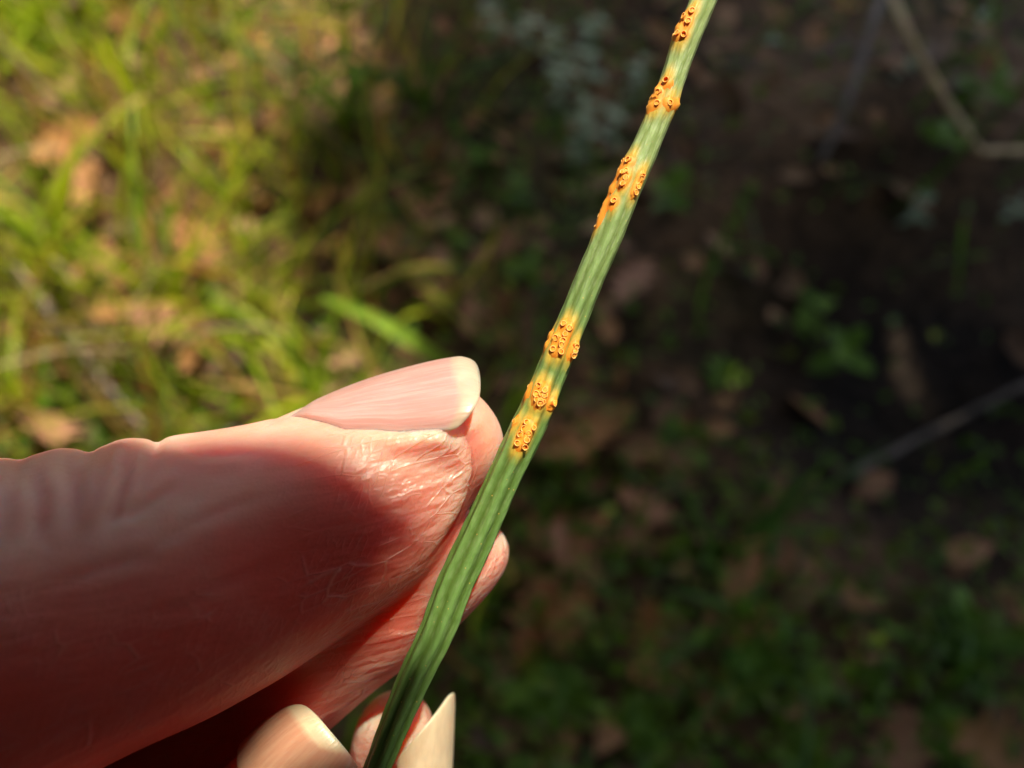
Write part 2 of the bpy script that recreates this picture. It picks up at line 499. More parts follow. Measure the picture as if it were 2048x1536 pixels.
p = sample_ground(40000, -.8, .8, -.1, 1.2, herb_dens)
n = len(p); p[:, 2] += rng.uniform(.006, .035, n)
R = rot_from(np.stack([rng.normal(0, .5, n), rng.normal(0, .5, n), np.ones(n)], 1), rng.uniform(0, 6.3, n))
v, f, c = scatter(HERB_V, HERB_F, p, R, rng.uniform(.006, .014, n), pick([(.11, .23, .02), (.15, .27, .025), (.09, .18, .02), (.18, .24, .03)], n))
tag(link('undergrowth', mesh('undergrowth', v, f, M_GRASS, False, c)), 'low small-leaved green undergrowth in the shade', 'undergrowth', kind='stuff')


def blade_template(bend, seg=6):
    vv, t = [], np.linspace(0, 1, seg + 1)
    for s in t:
        w = .5 * (1 - s ** 2.2) ** .8 * (.65 + .35 * min(1, s * 4)) + .01
        x = bend * s ** 2; z = s - .35 * bend * abs(bend) * s ** 3
        vv += [(x, -w, z), (x - .06 * w, 0, z - .0), (x, w, z)]
    ff = []
    for i in range(seg):
        for j in (0, 1):
            a = i * 3 + j; ff.append((a, a + 1, a + 4, a + 3))
    return np.array(vv), ff


def grass_dens(x, y):
    return np.clip(1.0 * (1 - smooth01(x, -.26 - .12 * (y - .3), .06 - .12 * (y - .3))) + .05, 0, 1)


vs, fs, cs, off = [], [], [], 0
for bend in (.25, .6, 1.0):
    tv, tf = blade_template(bend)
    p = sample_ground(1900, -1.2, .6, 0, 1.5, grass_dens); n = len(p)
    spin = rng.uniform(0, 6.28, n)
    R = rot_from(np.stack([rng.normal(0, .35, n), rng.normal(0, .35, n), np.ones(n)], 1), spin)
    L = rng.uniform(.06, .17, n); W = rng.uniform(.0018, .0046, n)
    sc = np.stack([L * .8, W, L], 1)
    shade_c = pick([(.06, .15, .02), (.09, .19, .025), (.05, .12, .02)], n)  # darker greens past the sun edge: shade put into the blade colour
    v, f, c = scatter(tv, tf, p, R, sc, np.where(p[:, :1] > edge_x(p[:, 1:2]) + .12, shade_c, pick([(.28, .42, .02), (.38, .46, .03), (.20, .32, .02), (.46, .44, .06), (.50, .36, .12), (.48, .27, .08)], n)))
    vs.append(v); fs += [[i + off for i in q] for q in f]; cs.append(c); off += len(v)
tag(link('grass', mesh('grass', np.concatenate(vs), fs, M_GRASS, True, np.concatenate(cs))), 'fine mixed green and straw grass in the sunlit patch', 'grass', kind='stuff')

# ------------------------------------------------------------------ plants, leaves, twigs and stones that can be told apart
BLADES = []
for bend in (.15, .45, .8, 1.15):
    tv, tf = blade_template(bend, 8); BLADES.append(mesh('blade', tv, tf, M_BLADE))
STRAWS = [mesh('straw', *blade_template(b, 7), M_STRAW) for b in (.2, .7)]


M_SHADEBLADE = leaf_material('shade-tinted grass', .4, .5, [(.07, .17, .02), (.10, .21, .025), (.055, .14, .02)])  # shaded copy of the blade greens, darkness painted in
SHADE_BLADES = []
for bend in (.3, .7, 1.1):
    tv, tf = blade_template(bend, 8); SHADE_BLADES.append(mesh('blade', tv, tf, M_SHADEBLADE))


def tuft(name, px, py, n, h, w, label, cat='grass tuft', group=None, spread=.02, lean=(0, 0), meshes=None):
    b = ground_point(px, py); r = empty(name, b)
    tag(r, label, cat, group)
    for i in range(n):
        o = link('blade', random.choice(meshes or BLADES), r)
        a = random.uniform(0, 6.28); d = random.uniform(0, spread)
        o.location = (d * math.cos(a), d * math.sin(a), -.004)
        L = h * random.uniform(.6, 1.1); W = w * random.uniform(.75, 1.2)
        o.rotation_euler = (random.gauss(lean[0], .24), random.gauss(lean[1], .24), random.uniform(0, 6.28))
        o.scale = (L, W, L)
    return r


tuft('grass_tuft', 330, 640, 14, .19, .0065, 'tall bright green grass tuft in full sun above the base of the thumb', group='sunlit grass tufts', spread=.03)
tuft('grass_tuft', 520, 640, 12, .16, .006, 'bright green tuft at the edge of the sunlit patch, nearest the thumb nail', group='sunlit grass tufts', spread=.02)
tuft('grass_tuft', 130, 560, 16, .20, .0075, 'broad yellow green tuft arching at the outer side of the sunny patch', group='sunlit grass tufts', spread=.035)
tuft('grass_tuft', 300, 260, 14, .14, .007, 'yellow green tuft behind the orange brown leaves, uppermost in the sun', group='sunlit grass tufts', spread=.035)
tuft('grass_tuft', 60, 820, 12, .12, .006, 'short dull green tuft low beside the thumb knuckle', group='sunlit grass tufts', spread=.03)
tuft('grass_tuft', 640, 820, 9, .13, .008, 'wide bladed fresh green tuft rising just above the thumb nail root', group='sunlit grass tufts', spread=.012)
tuft('grass_tuft', 480, 420, 8, .12, .0075, 'slim green tuft standing on the border of sun and shade', group='sunlit grass tufts', spread=.02)
tuft('grass_tuft', 70, 90, 16, .16, .007, 'yellow green tuft in the brightest upper corner of the sunny patch', group='sunlit grass tufts', spread=.035)
tuft('grass_tuft', 190, 120, 12, .15, .007, 'yellow green tuft next to the corner tuft along the upper edge', group='sunlit grass tufts', spread=.03)
tuft('straw_tuft', 250, 760, 12, .15, .0045, 'dry straw coloured tuft leaning over the sunny litter near the thumb', 'grass tuft', spread=.05, meshes=STRAWS)
tuft('straw_tuft', 150, 300, 9, .13, .0045, 'dry straw coloured tuft among the bright orange leaves', 'grass tuft', spread=.05, meshes=STRAWS)
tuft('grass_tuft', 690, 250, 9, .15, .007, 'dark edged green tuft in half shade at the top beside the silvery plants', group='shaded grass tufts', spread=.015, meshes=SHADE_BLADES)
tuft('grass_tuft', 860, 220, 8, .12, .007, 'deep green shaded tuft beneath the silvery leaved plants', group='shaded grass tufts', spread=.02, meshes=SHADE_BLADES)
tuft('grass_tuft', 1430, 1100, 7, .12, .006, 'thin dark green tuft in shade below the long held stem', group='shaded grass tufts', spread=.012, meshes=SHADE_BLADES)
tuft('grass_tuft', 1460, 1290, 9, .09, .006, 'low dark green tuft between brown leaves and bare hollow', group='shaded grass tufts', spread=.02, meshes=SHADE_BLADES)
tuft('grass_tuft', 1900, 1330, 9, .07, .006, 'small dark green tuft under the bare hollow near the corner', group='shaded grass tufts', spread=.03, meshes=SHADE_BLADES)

# one clear blade pointing at the nail
a, b = ground_point(900, 735, .05), ground_point(640, 592, .075)
mid = (a + b) / 2 + np.array([0, 0, .012])
ct = spline(np.linspace(0, 2, 12), range(3), [a, mid, b])
side = np.cross(b - a, [0, -.4, 1.]); side /= np.linalg.norm(side)
wd = .0056 * np.sqrt(np.clip(1 - np.linspace(0, 1, 12) ** 3, .02, 1)) * .9
vv = np.concatenate([np.stack([ct[i] - side * wd[i], ct[i] - [0, 0, .001], ct[i] + side * wd[i]]) for i in range(12)]) - a
ff = [(i * 3 + j, i * 3 + j + 1, i * 3 + j + 4, i * 3 + j + 3) for i in range(11) for j in (0, 1)]
o = link('lone_grass', mesh('lone_grass', vv, ff, leaf_material('fresh blade', .5, .4, [(.28, .48, .05), (.30, .50, .05)])), loc=a)
tag(o, 'single flat green grass blade slanting down to the thumb nail', 'grass blade')


def herb_leaf_mesh(name, mat, lx=.30):
    t = np.linspace(0, 1, 6); vv = []
    for s in t:
        w = lx * math.sin(math.pi * min(1, s * .93 + .05)) ** .8
        z = .12 * s - .22 * s * s
        vv += [(s, -w, z + .25 * w), (s, 0, z), (s, w, z + .25 * w)]
    ff = [(i * 3 + j, i * 3 + j + 1, i * 3 + j + 4, i * 3 + j + 3) for i in range(5) for j in (0, 1)]
    return mesh(name, vv, ff, mat)


HLEAF = [herb_leaf_mesh('leaf', M_HERB, .34), herb_leaf_mesh('leaf', M_HERB, .26)]
SLEAF = [herb_leaf_mesh('leaf', M_SILVER, .27), herb_leaf_mesh('leaf', M_SILVER, .33)]
sv_, sf_ = tube([(0, 0, 0), (.02, .01, .5), (0, .03, 1)], .02, 6)
HSTEM = mesh('stem', sv_, sf_, M_HERB); SSTEM = mesh('stem', sv_, sf_, M_GREYTWIG)


def plant(name, px, py, h, leaf, n, label, cat, group=None, meshes=HLEAF, stem=HSTEM, up=0.):
    b = ground_point(px, py, h * .6); b[2] = gz(b[0], b[1]) - .003
    r = empty(name, b, random.uniform(0, 6.28)); tag(r, label, cat, group)
    s = link('stem', stem, r); s.scale = (h * .5, h * .5, h)
    lean = (random.gauss(0, .25), random.gauss(0, .25))
    s.rotation_euler = (lean[0], lean[1], 0)
    M = s.rotation_euler.to_matrix()
    for i in range(n):
        o = link('leaf', random.choice(meshes), r)
        t = (i + 1) / n
        o.location = M @ Vector((0, .03 * t * h * .5, h * t))
        L = leaf * random.uniform(.75, 1.15) * (1 - .35 * max(0, t - .6))
        o.rotation_euler = (random.gauss(0, .25), random.uniform(-.6, .25) - up * t, i * 2.4 + random.uniform(-.4, .4))
        o.scale = (L, L, L)
    return r


SILVER = [(1030, 50, 'silvery leaved plant, uppermost and largest, against the dark shade'), (1100, 100, 'silvery leaved plant just beside the largest one near the top edge'),
          (1180, 40, 'small silvery leaved plant at the top between the cluster and the stem'), (990, 60, 'silvery leaved plant on the grass side of the pale cluster'),
          (1120, 160, 'silvery leaved plant with the palest leaf, middle of the cluster'), (1200, 130, 'silvery leaved plant on the stem side of the pale cluster'),
          (1160, 220, 'silvery leaved plant low in the cluster beside the stem'), (1220, 260, 'dim silvery plant closest to the orange spotted stem'),
          (1130, 290, 'dim silvery plant at the bottom of the pale cluster'), (1270, 170, 'lone silvery leaf sprig almost touching the stem outline')]
for px, py, lb in SILVER:
    plant('silvery_plant', px, py, .045, .017 if py > 30 else .022, 9, lb, 'plant', 'silvery leaved plants in the shade', SLEAF, SSTEM)
for px, py, lb in [(1545, 55, 'silvery sprig alone on the dark ground between stem and bent twig'), (1795, 120, 'silvery sprig close under the bent tan twig'),
                   (1975, 30, 'silvery sprig in the upper corner beyond the bent twig'), (1850, 410, 'pale silvery sprig on the bank under the twig bend'),
                   (2040, 410, 'pale silvery sprig cut by the picture edge below the twig')]:
    plant('silvery_plant', px, py, .030, .013, 6, lb, 'plant', 'silvery leaved plants in the shade', SLEAF, SSTEM)

HERBS = [(965, 300, .03, .028, 7, 'small bright herb below the silvery cluster on the thumb side'), (1050, 375, .03, .024, 6, 'green herb in the gap between the stem and the silvery cluster'),
         (1350, 375, .03, .034, 6, 'bright green herb standing alone just beyond the stem'), (1030, 520, .03, .025, 7, 'green herb in half shade beside the stem middle'),
         (1620, 610, .03, .026, 6, 'herb on the dark bank, upper of two'), (1690, 700, .035, .034, 6, 'herb on the dark bank, lower and larger of two'),
         (1940, 165, .03, .034, 7, 'vivid herb behind the bent tan twig'), (1890, 260, .03, .028, 6, 'herb hugging the underside of the bent twig'),
         (580, 525, .02, .02, 6, 'tiny fresh herb at the border of sun and shade'), (920, 470, .02, .022, 6, 'small dim herb among pinkish leaves in mid shade'),
         (1130, 1350, .03, .030, 8, 'brightest herb close to the upright pale nail'), (1060, 1400, .03, .026, 8, 'herb right beside the pale upright nail'),
         (1500, 1240, .025, .024, 7, 'herb below the greenish tan leaf in the lower shade'), (1530, 1320, .025, .026, 7, 'herb in the lower shade under the orange leaf'),
         (1615, 1360, .025, .024, 7, 'light green herb in the middle of the lower shade'), (1510, 1385, .025, .026, 7, 'light green herb beside the middle one in the lower shade'),
         (1940, 1225, .03, .022, 7, 'herb rising on the rim of the bare hollow'), (1905, 1255, .03, .022, 6, 'twin herb on the rim of the bare hollow'),
         (1950, 1300, .025, .026, 8, 'rounded herb just below the rim of the bare hollow'), (1770, 1340, .02, .02, 7, 'low herb under the centre of the bare hollow'),
         (1620, 1500, .025, .026, 8, 'herb at the bottom edge of the picture'), (1930, 1490, .025, .03, 8, 'herb in the lower corner beside a pale dead leaf'),
         (1290, 1450, .025, .026, 7, 'dim herb under the red brown leaves near the bottom'), (2035, 1270, .03, .024, 6, 'herb at the picture edge beside the bare hollow'),
         (1130, 1110, .02, .02, 6, 'small herb next to the index fingertip'), (1355, 870, .02, .022, 6, 'small herb beside the slanting shaded blade'),
         (1450, 745, .02, .02, 6, 'tiny herb in shade beyond the middle of the stem'), (700, 480, .02, .022, 6, 'dim herb in the brown zone above the thumb nail')]
for px, py, h, l, n, lb in HERBS:
    plant('herb', px, py, h, l * .8, n, lb, 'herb', 'small green herbs in the shade')


def oak_leaf_mesh(name, seed, mat):
    r = np.random.default_rng(seed); n = 15; t = np.linspace(0, 1, n); vv = []
    cur = r.uniform(-.5, .9)
    for i, s in enumerate(t):
        w = .30 * math.sin(math.pi * (s * .9 + .06)) ** .7 * (1 + (.42 if i % 3 == 1 else -.28) * (0 < i < n - 1)) * r.uniform(.9, 1.1)
        z = cur * .35 * (s - .5) ** 2
        vv += [(s - .5, -w, z + .35 * w * w + r.normal(0, .012)), (s - .5, -w * .5, z + r.normal(0, .008)), (s - .5, 0, z - .012), (s - .5, w * .5, z + r.normal(0, .008)), (s - .5, w, z + .5 * w * w + r.normal(0, .012))]
    ff = [(i * 5 + j, i * 5 + j + 1, i * 5 + j + 6, i * 5 + j + 5) for i in range(n - 1) for j in range(4)]
    return mesh(name, vv, ff, mat, False)


OAK = [oak_leaf_mesh('dead_leaf', s, M_DEAD) for s in range(5)]
for m_ in OAK:
    sol = None
DEAD = [(1268, 560, .052, 'lobed pinkish dead leaf lying alone beyond the stem middle'), (1180, 860, .075, 'large brown dead leaf in shade beside the lowest rust spots'),
        (1120, 900, .05, 'brown curled dead leaf tucked close to the stem near the thumb tip'), (1105, 1070, .055, 'orange brown dead leaf beside the index fingertip'),
        (1150, 1110, .05, 'orange brown dead leaf further out from the index fingertip'), (1070, 1250, .06, 'russet dead leaf just above the bright herb by the pale nail'),
        (1140, 1240, .045, 'tan dead leaf touching the russet leaf near the pale nail'), (1490, 1130, .055, 'greenish tan dead leaf on the rim of the dark hollow'),
        (1480, 1255, .045, 'upright orange brown dead leaf amid the lower herbs'), (1300, 1260, .035, 'dark red dead leaf below the shaded slanting blade'),
        (1300, 1345, .028, 'small deep red dead leaf near the bottom herbs'), (1570, 1115, .03, 'small tan dead leaf by the greenish tan one'),
        (860, 570, .055, 'pinkish brown dead leaf in half shade above the nail tip'), (790, 490, .05, 'dull brown dead leaf upslope of the nail in half shade'),
        (640, 400, .05, 'dim brown dead leaf beside the green tuft on the border'), (300, 460, .062, 'bright orange dead leaf in full sun, largest of the sunny ones'),
        (130, 280, .06, 'orange brown dead leaf in full sun among yellow green grass'), (240, 220, .045, 'sunlit pinkish dead leaf between the upper grass tufts'),
        (160, 360, .05, 'sunlit orange dead leaf under the arching broad tuft'), (390, 480, .045, 'sunlit salmon dead leaf next to the border tuft'),
        (330, 640, .05, 'sunlit brown dead leaf under the tall bright tuft'), (390, 690, .045, 'sunlit pale brown dead leaf nearer the thumb under the tuft'),
        (240, 620, .04, 'sunlit pink dead leaf among the straw'), (100, 850, .05, 'orange dead leaf beside the thumb knuckle'),
        (1800, 1500, .05, 'tan dead leaf at the bottom edge among dark herbs'), (2000, 1500, .06, 'tan dead leaf in the lower corner'),
        (1290, 1010, .04, 'reddish dead leaf lying in the shade below the stem'), (1260, 1070, .045, 'pale pinkish dead leaf strip in the shade below the stem'),
        (950, 620, .05, 'brown dead leaf half shaded between nail tip and stem'), (870, 300, .045, 'dusky pink dead leaf below the silvery cluster')]
for i, (px, py, L, lb) in enumerate(DEAD):
    sunny = 'sunlit' in lb or 'full sun' in lb or px < 110
    b = ground_point(px, py, .045 if sunny else .018)
    L *= 1.05 if sunny else 1
    o = link('dead_leaf', OAK[i % 5], loc=b); o.scale = (L, L, L)
    o.rotation_euler = (random.gauss(0, .3) - .25, random.gauss(0, .3), random.uniform(0, 6.28))
    tag(o, lb, 'dead leaf', 'fallen dead leaves')


def twig(name, pix, dz, rad, mat, label, cat='twig'):
    pts = np.array([ground_point(px, py, d) for (px, py), d in zip(pix, dz)])
    n = 8 * (len(pts) - 1) + 1
    x = np.linspace(0, len(pts) - 1, n)
    path = np.stack([np.interp(x, range(len(pts)), pts[:, i]) for i in range(3)], 1)
    path[1:-1] = (path[:-2] + 2 * path[1:-1] + path[2:]) / 4
    path += rng.normal(0, rad * .12, path.shape)
    r0 = path[0].copy()
    rr = rad * (1 + .12 * np.sin(np.arange(n) * 1.7)) * np.linspace(1.1, .85, n)
    vv, ff = tube(path - r0, rr, 9)
    return tag(link(name, mesh(name, vv, ff, mat), loc=r0), label, cat)


tw = twig('dry_twig', [(1700, -170), (1775, -30), (1819, 73), (1881, 185), (1959, 303), (2060, 300), (2200, 280)], [.10, .10, .095, .085, .07, .06, .03], .0027, M_TWIG, 'bent tan dry twig kinked sharply above the dark bank')
twig('dry_twig', [(1790, -80), (1745, 45), (1700, 190), (1640, 330)], [.05, .05, .045, .03], .0030, M_GREYTWIG, 'dim brown twig slanting behind the bent tan twig')
twig('dry_twig', [(1690, 955), (1850, 870), (2060, 765)], [.010, .012, .015], .0026, M_GREYTWIG, 'faint grey stick lying across the dark bare hollow')
twig('dry_twig', [(20, 530), (110, 640), (230, 790), (290, 860)], [.05, .05, .04, .02], .0024, M_GREYTWIG, 'pale dry stalk slanting through the sunny grass towards the thumb')

# ------------------------------------------------------------------ unseen leafy twig, added to cast the thumb's shadow
LZ = 330.
shade = [(255, 872, 5), (330, 884, 7), (430, 875, 7), (540, 884, 7), (640, 912, 7.5), (740, 985, 7.5), (805, 1035, 7), (832, 1085, 6.5), (812, 1150, 5), (765, 1225, 3),
         (700, 1330, 4), (560, 1420, 6), (420, 1600, 10), (60, 1800, 12), (-350, 1700, 12), (-560, 1400, 12), (-480, 1050, 12), (-180, 900, 10), (60, 850, 6)]
sh = np.array([hp(*q) for q in shade])  # leaf outline taken from the wanted thumb shadow
su = np.cross([0, 0, 1.], SUN_CAM); su /= np.linalg.norm(su); sv2 = np.cross(SUN_CAM, su)
uv = np.stack([sh @ su, sh @ sv2], 1)
cen = uv.mean(0); xs = np.arange(len(uv)); dense = spline(np.linspace(0, len(uv), 77)[:-1], np.arange(-3, len(uv) + 4), np.concatenate([uv[-3:], uv, uv[:4]]))
dense = dense + rng.normal(0, .10, dense.shape)
vv = [np.append(cen, LZ + 3)]
for k_ in (.5, .999):
    for q in dense:
        w = cen + (q - cen) * k_
        bump = 3 * math.cos((w[0] - cen[0]) * .12) - .02 * (w[1] - cen[1]) ** 2 * .3
        vv.append(np.array([w[0], w[1], LZ + bump]))
vv = np.array(vv); vv = vv[:, :1] * su + vv[:, 1:2] * sv2 + vv[:, 2:] * SUN_CAM
m_ = len(dense)
ff = [(0, 1 + i, 1 + (i + 1) % m_) for i in range(m_)] + [(1 + i, 1 + m_ + i, 1 + m_ + (i + 1) % m_, 1 + (i + 1) % m_) for i in range(m_)]
lw = np.array([hand_world(q) for q in vv])
base = lw[1 + m_ + int(np.argmin(dense[:, 0]))]
root = empty('shade_twig', base); tag(root, 'unseen leafy twig added overhead to shade the thumb', 'twig')
M_BIG = leaf_material('broad leaf', .02, .5, [(.03, .05, .015), (.035, .055, .018)])
BLEAF = [herb_leaf_mesh('leaf', M_BIG, .34), herb_leaf_mesh('leaf', M_BIG, .28)]
o = link('leaf', mesh('leaf', lw - base, ff, M_BIG), root)
md = o.modifiers.new('thick', 'SOLIDIFY'); md.thickness = .0004
def shade_leaf(pts, lz):
    a = np.array([hp(*q) for q in pts]); w = np.stack([a @ su, a @ sv2], 1); m = len(w)
    w = spline(np.linspace(0, m, 49)[:-1], np.arange(-3, m + 4), np.concatenate([w[-3:], w, w[:4]])); m = len(w)
    c = w.mean(0); q = np.concatenate([[np.append(c, lz + 2)], np.c_[w, np.full(m, lz)]])
    q = np.array([hand_world(r[0] * su + r[1] * sv2 + r[2] * SUN_CAM) for r in q])
    o = link('leaf', mesh('leaf', q - base, [(0, 1 + j, 1 + (j + 1) % m) for j in range(m)], M_BIG, False), root)
    md = o.modifiers.new('thick', 'SOLIDIFY'); md.thickness = .0004


shade_leaf([(850, 1296, 5), (872, 1318, 5), (846, 1400, 5), (806, 1500, 5), (765, 1640, 5), (620, 1660, 5), (540, 1590, 6), (640, 1530, 6), (705, 1500, 5), (765, 1400, 5), (820, 1302, 5)], 345.)  # added leaf, cut to shade the lower stem and fingernail
nl_ = 0
while nl_ < 560:                                   # leaves added above and behind the viewpoint to block skylight
    q = np.array([random.uniform(-340, 340), random.uniform(-380, 260), random.uniform(125, 380)])
    w = hand_world(q); g = w[:2] - SUN[:2] / SUN[2] * w[2]
    pu, pv = q @ su, q @ sv2
    if q[1] > 30 and q[0] > -250: continue
    if in_light(np.array([g]))[0] and (g[1] > .04 or (-34 < pu < 46 and -62 < pv < 62)): continue
    L = random.uniform(.05, .075)
    o = link('leaf', BLEAF[nl_ % 2], root); o.location = w - base; o.scale = (L, L * 1.25, L)
    o.rotation_euler = (random.gauss(0, .35), random.gauss(0, .35), random.uniform(0, 6.28)); nl_ += 1
tpath = spline(np.linspace(0, 3, 20), range(4), [(0, 0, 0), (-.12, .02, .06), (-.4, .15, .25), (-.9, .5, .6)])
v, f = tube(tpath, np.linspace(.0012, .004, 20), 7); link('stem', mesh('stem', v, f, M_BARK), root)
for k_ in range(6):
    o = link('leaf', BLEAF[k_ % 2], root); o.location = tpath[5 + 2 * k_]; o.scale = (.05, .05, .05); o.rotation_euler = (.4 * k_, -.5, 2.4 * k_)

# ------------------------------------------------------------------ the held stem with its rust cups
SC = np.array([(1600, -520), (1500, -240), (1407, 0), (1366, 100), (1331, 200), (1289, 300), (1249, 390), (1213, 480), (1178, 560), (1146, 640), (1113, 720), (1081, 800), (1045, 880), (1004, 965),
               (962, 1060), (906, 1181), (872, 1270), (832, 1350), (794, 1440), (755, 1536), (660, 1760), (540, 2050)], float)
SW = np.array([54, 56, 58, 56, 54, 60, 64, 64, 64, 65, 68, 73, 78, 76, 80, 83, 79, 75, 68, 60, 54, 50], float) * .5 * .905
sl = np.concatenate([[0], np.cumsum(np.linalg.norm(np.diff(SC, axis=0), axis=1))])
st_n, st_m = 620, 64
T = np.linspace(0, sl[-1], st_n)
cp = spline(T, sl, SC); hw = spline(T, sl, SW)
STEM_Z = 4.0
zc_ = STEM_Z - .0 * T
cen3 = np.array([hp(x, y, z) for (x, y), z in zip(cp, zc_)])
rad = hw * KPX * (60 - STEM_Z) / 60
tang = np.gradient(cen3, axis=0); tang /= np.linalg.norm(tang, axis=1, keepdims=True)   # points down the stem
sidev = np.cross(tang, [0, 0, 1.]); sidev /= np.linalg.norm(sidev, axis=1, keepdims=True)
sidev = np.where(sidev[:, :1] < 0, -sidev, sidev)                                       # to image right
frontv = np.cross(sidev, tang); frontv = np.where(frontv[:, 2:] < 0, -frontv, frontv)
TH = np.arange(st_m) * 2 * math.pi / st_m         # 0 = image right, 90 = camera
Lmm = T * KPX
lowf = smooth01(T, 900, 1500)                      # the lower stem is more strongly ridged
th2 = TH[None, :]; l2 = Lmm[:, None]
tw_ = th2 + .004 * l2 + .05 * np.sin(l2 * .11)
ridge = .5 + .5 * np.cos(7 * tw_ + .6)
ridge = ridge ** .8
amp = (.068 + .115 * lowf)[:, None]
und = .015 * np.sin(l2 * 1.15 + 2 * np.sin(th2 + .3) + .8 * np.sin(l2 * .37)) * np.maximum(0, np.cos(th2)) ** 2 * (.4 + lowf[:, None])
und += .010 * np.sin(l2 * .8 + 2 * th2) + .012 * np.sin(l2 * 2.9 + 5 * th2) * ridge
rr = rad[:, None] * (1.02 - amp * (1 - ridge) + und)


def stem_at(px, py):
    """nearest station and side angle for a photo pixel on the stem."""
    d = np.linalg.norm(cp - [px, py], axis=1); i = int(np.argmin(d))
    pt = hp(px, py, STEM_Z); off = (pt - cen3[i]) @ sidev[i] / rad[i]
    return i, math.acos(max(-.97, min(.97, off)))


CL = {
    'rust spot lowest on the stem, next to the thumb tip': (980, 600, 4.27, [(310, 1042), (358, 1088), (290, 1085), (325, 1128), (258, 1145), (310, 1180), (238, 1210), (293, 1230)]),
    'round rust spot, second from the thumb tip': (980, 600, 4.27, [(415, 738), (460, 775), (395, 800), (440, 795), (400, 840), (455, 815), (430, 850), (420, 880), (447, 868)]),
    'rust spot low on the stem, third from the thumb tip': (980, 600, 4.27, [(632, 205), (668, 255), (640, 292), (565, 335), (618, 350), (600, 395), (533, 432), (595, 450)]),
    'small rust streak at the stem edge beside the third spot': (980, 600, 4.27, [(712, 390), (698, 430), (685, 468)]),
    'rust flecks on the shaded edge above the third spot': (980, 600, 4.27, [(512, 295), (488, 380)]),
    'rust flecks on the shaded edge of the round spot': (980, 600, 4.27, [(335, 745), (318, 785), (225, 1030)]),
    'rust fleck on the bright edge below the round spot': (980, 600, 4.27, [(527, 870)]),
    'rust spot at the middle of the upper half': (1150, 0, 3.2, [(343, 1045), (322, 1115), (308, 1130), (320, 1162), (300, 1200)]),
    'rust streak along the bright edge of the middle spot': (1150, 0, 3.2, [(410, 1140), (402, 1165), (380, 1215), (366, 1248)]),
    'rust crust along the shaded edge below the middle spot': (1150, 0, 3.2, [(300, 1040), (270, 1105), (232, 1205), (190, 1300), (157, 1330), (172, 1340), (150, 1380), (130, 1410), (125, 1450), (242, 1312)]),
    'rust spot second from the top of the stem': (1150, 0, 3.2, [(530, 585), (495, 630), (530, 625), (510, 645), (485, 660), (520, 685), (475, 700), (495, 690)]),
    'rust flecks on the bright edge near the second spot': (1150, 0, 3.2, [(585, 690), (642, 680), (650, 690), (572, 550)]),
    'rust spot highest on the stem': (1150, 0, 3.2, [(735, 112), (695, 145), (710, 182), (665, 210), (655, 248), (640, 185), (616, 243), (680, 268)]),
}
halo = np.zeros((st_n, st_m)); core = np.zeros((st_n, st_m)); cups = []
arc = rad[:, None] * np.ones((1, st_m))
for lb, (x0, y0, s, pts) in CL.items():
    lst = []
    for (cx, cy) in pts:
        i, a = stem_at(x0 + cx / s, y0 + cy / s)
        lst.append((i, a))
        dl = (Lmm - Lmm[i])[:, None]; da = (np.angle(np.exp(1j * (TH - a)))[None, :]) * arc
        r2 = (da / .47) ** 2 + (dl / 1.2) ** 2
        halo = np.maximum(halo, np.exp(-r2 * .9))
        core = np.maximum(core, np.exp(-((da / .40) ** 2 + (dl / .52) ** 2)))
    cups.append((lb, lst))
rr = rr + .16 * halo ** 1.3                        # tissue swells under the rust
ringdir = np.cos(th2)[..., None] * sidev[:, None, :] + np.sin(th2)[..., None] * frontv[:, None, :]
SV = cen3[:, None, :] + rr[..., None] * ringdir
upper = 1 - smooth01(T, 700, 1500)
fcs = [tuple(q) for q in grid_faces(st_n, st_m)] + [tuple(range(st_m)), tuple(range((st_n - 1) * st_m, st_n * st_m))[::-1]]
sme = mesh('plant_stem', SV.reshape(-1, 3) * .001, fcs, M_STEM, attrs={
    'ang': np.tile(TH, st_n), 'along': np.repeat(Lmm, st_m), 'halo': halo.ravel(), 'core': core.ravel(),
    'ridge': ridge.ravel(), 'upper': np.repeat(upper, st_m)})
stem = link('plant_stem', sme); stem.matrix_world = HAND_M
tag(stem, 'ridged green stem with orange rust spots, pinched between thumb and finger', 'plant stem')

PROF = [(.30, -.10, .1), (.255, .06, .4), (.26, .12, .8), (.285, .165, 1.), (.245, .175, 1.), (.195, .12, .6), (.175, .02, .1), (.10, -.05, 0.), (.0, -.06, 0.)]


def cup_mesh(seed):
    r = np.random.default_rng(seed); m = 12; vv, rim = [], []
    tear = r.uniform(.78, 1.2, m); gap = r.integers(0, m)
    for (rd, z, t) in PROF[:-1]:
        for j in range(m):
            a = 2 * math.pi * j / m
            k_ = tear[j] if t > .5 else 1
            if j == gap and t > .5: k_ *= .7
            vv.append((rd * math.cos(a) * (1 + .15 * (k_ - 1)), rd * math.sin(a) * (1 + .15 * (k_ - 1)), z * k_)); rim.append(t)
    vv.append((0, 0, -.02)); rim.append(0)
    ff = [tuple(q) for q in grid_faces(len(PROF) - 1, m)]
    b = (len(PROF) - 2) * m
    ff += [(b + j, b + (j + 1) % m, b + m) for j in range(m)]
    return mesh('rust_cup', np.array(vv) * .001, ff, M_CUP, attrs={'rim': rim})


CUPS = [cup_mesh(s) for s in range(6)]


def surf(i, a):
    j = a / (2 * math.pi) * st_m; j0 = int(j) % st_m; j1 = (j0 + 1) % st_m; t = j - int(j)
    pnt = SV[i, j0] * (1 - t) + SV[i, j1] * t
    nrm = math.cos(a) * sidev[i] + math.sin(a) * frontv[i]
    return pnt, nrm


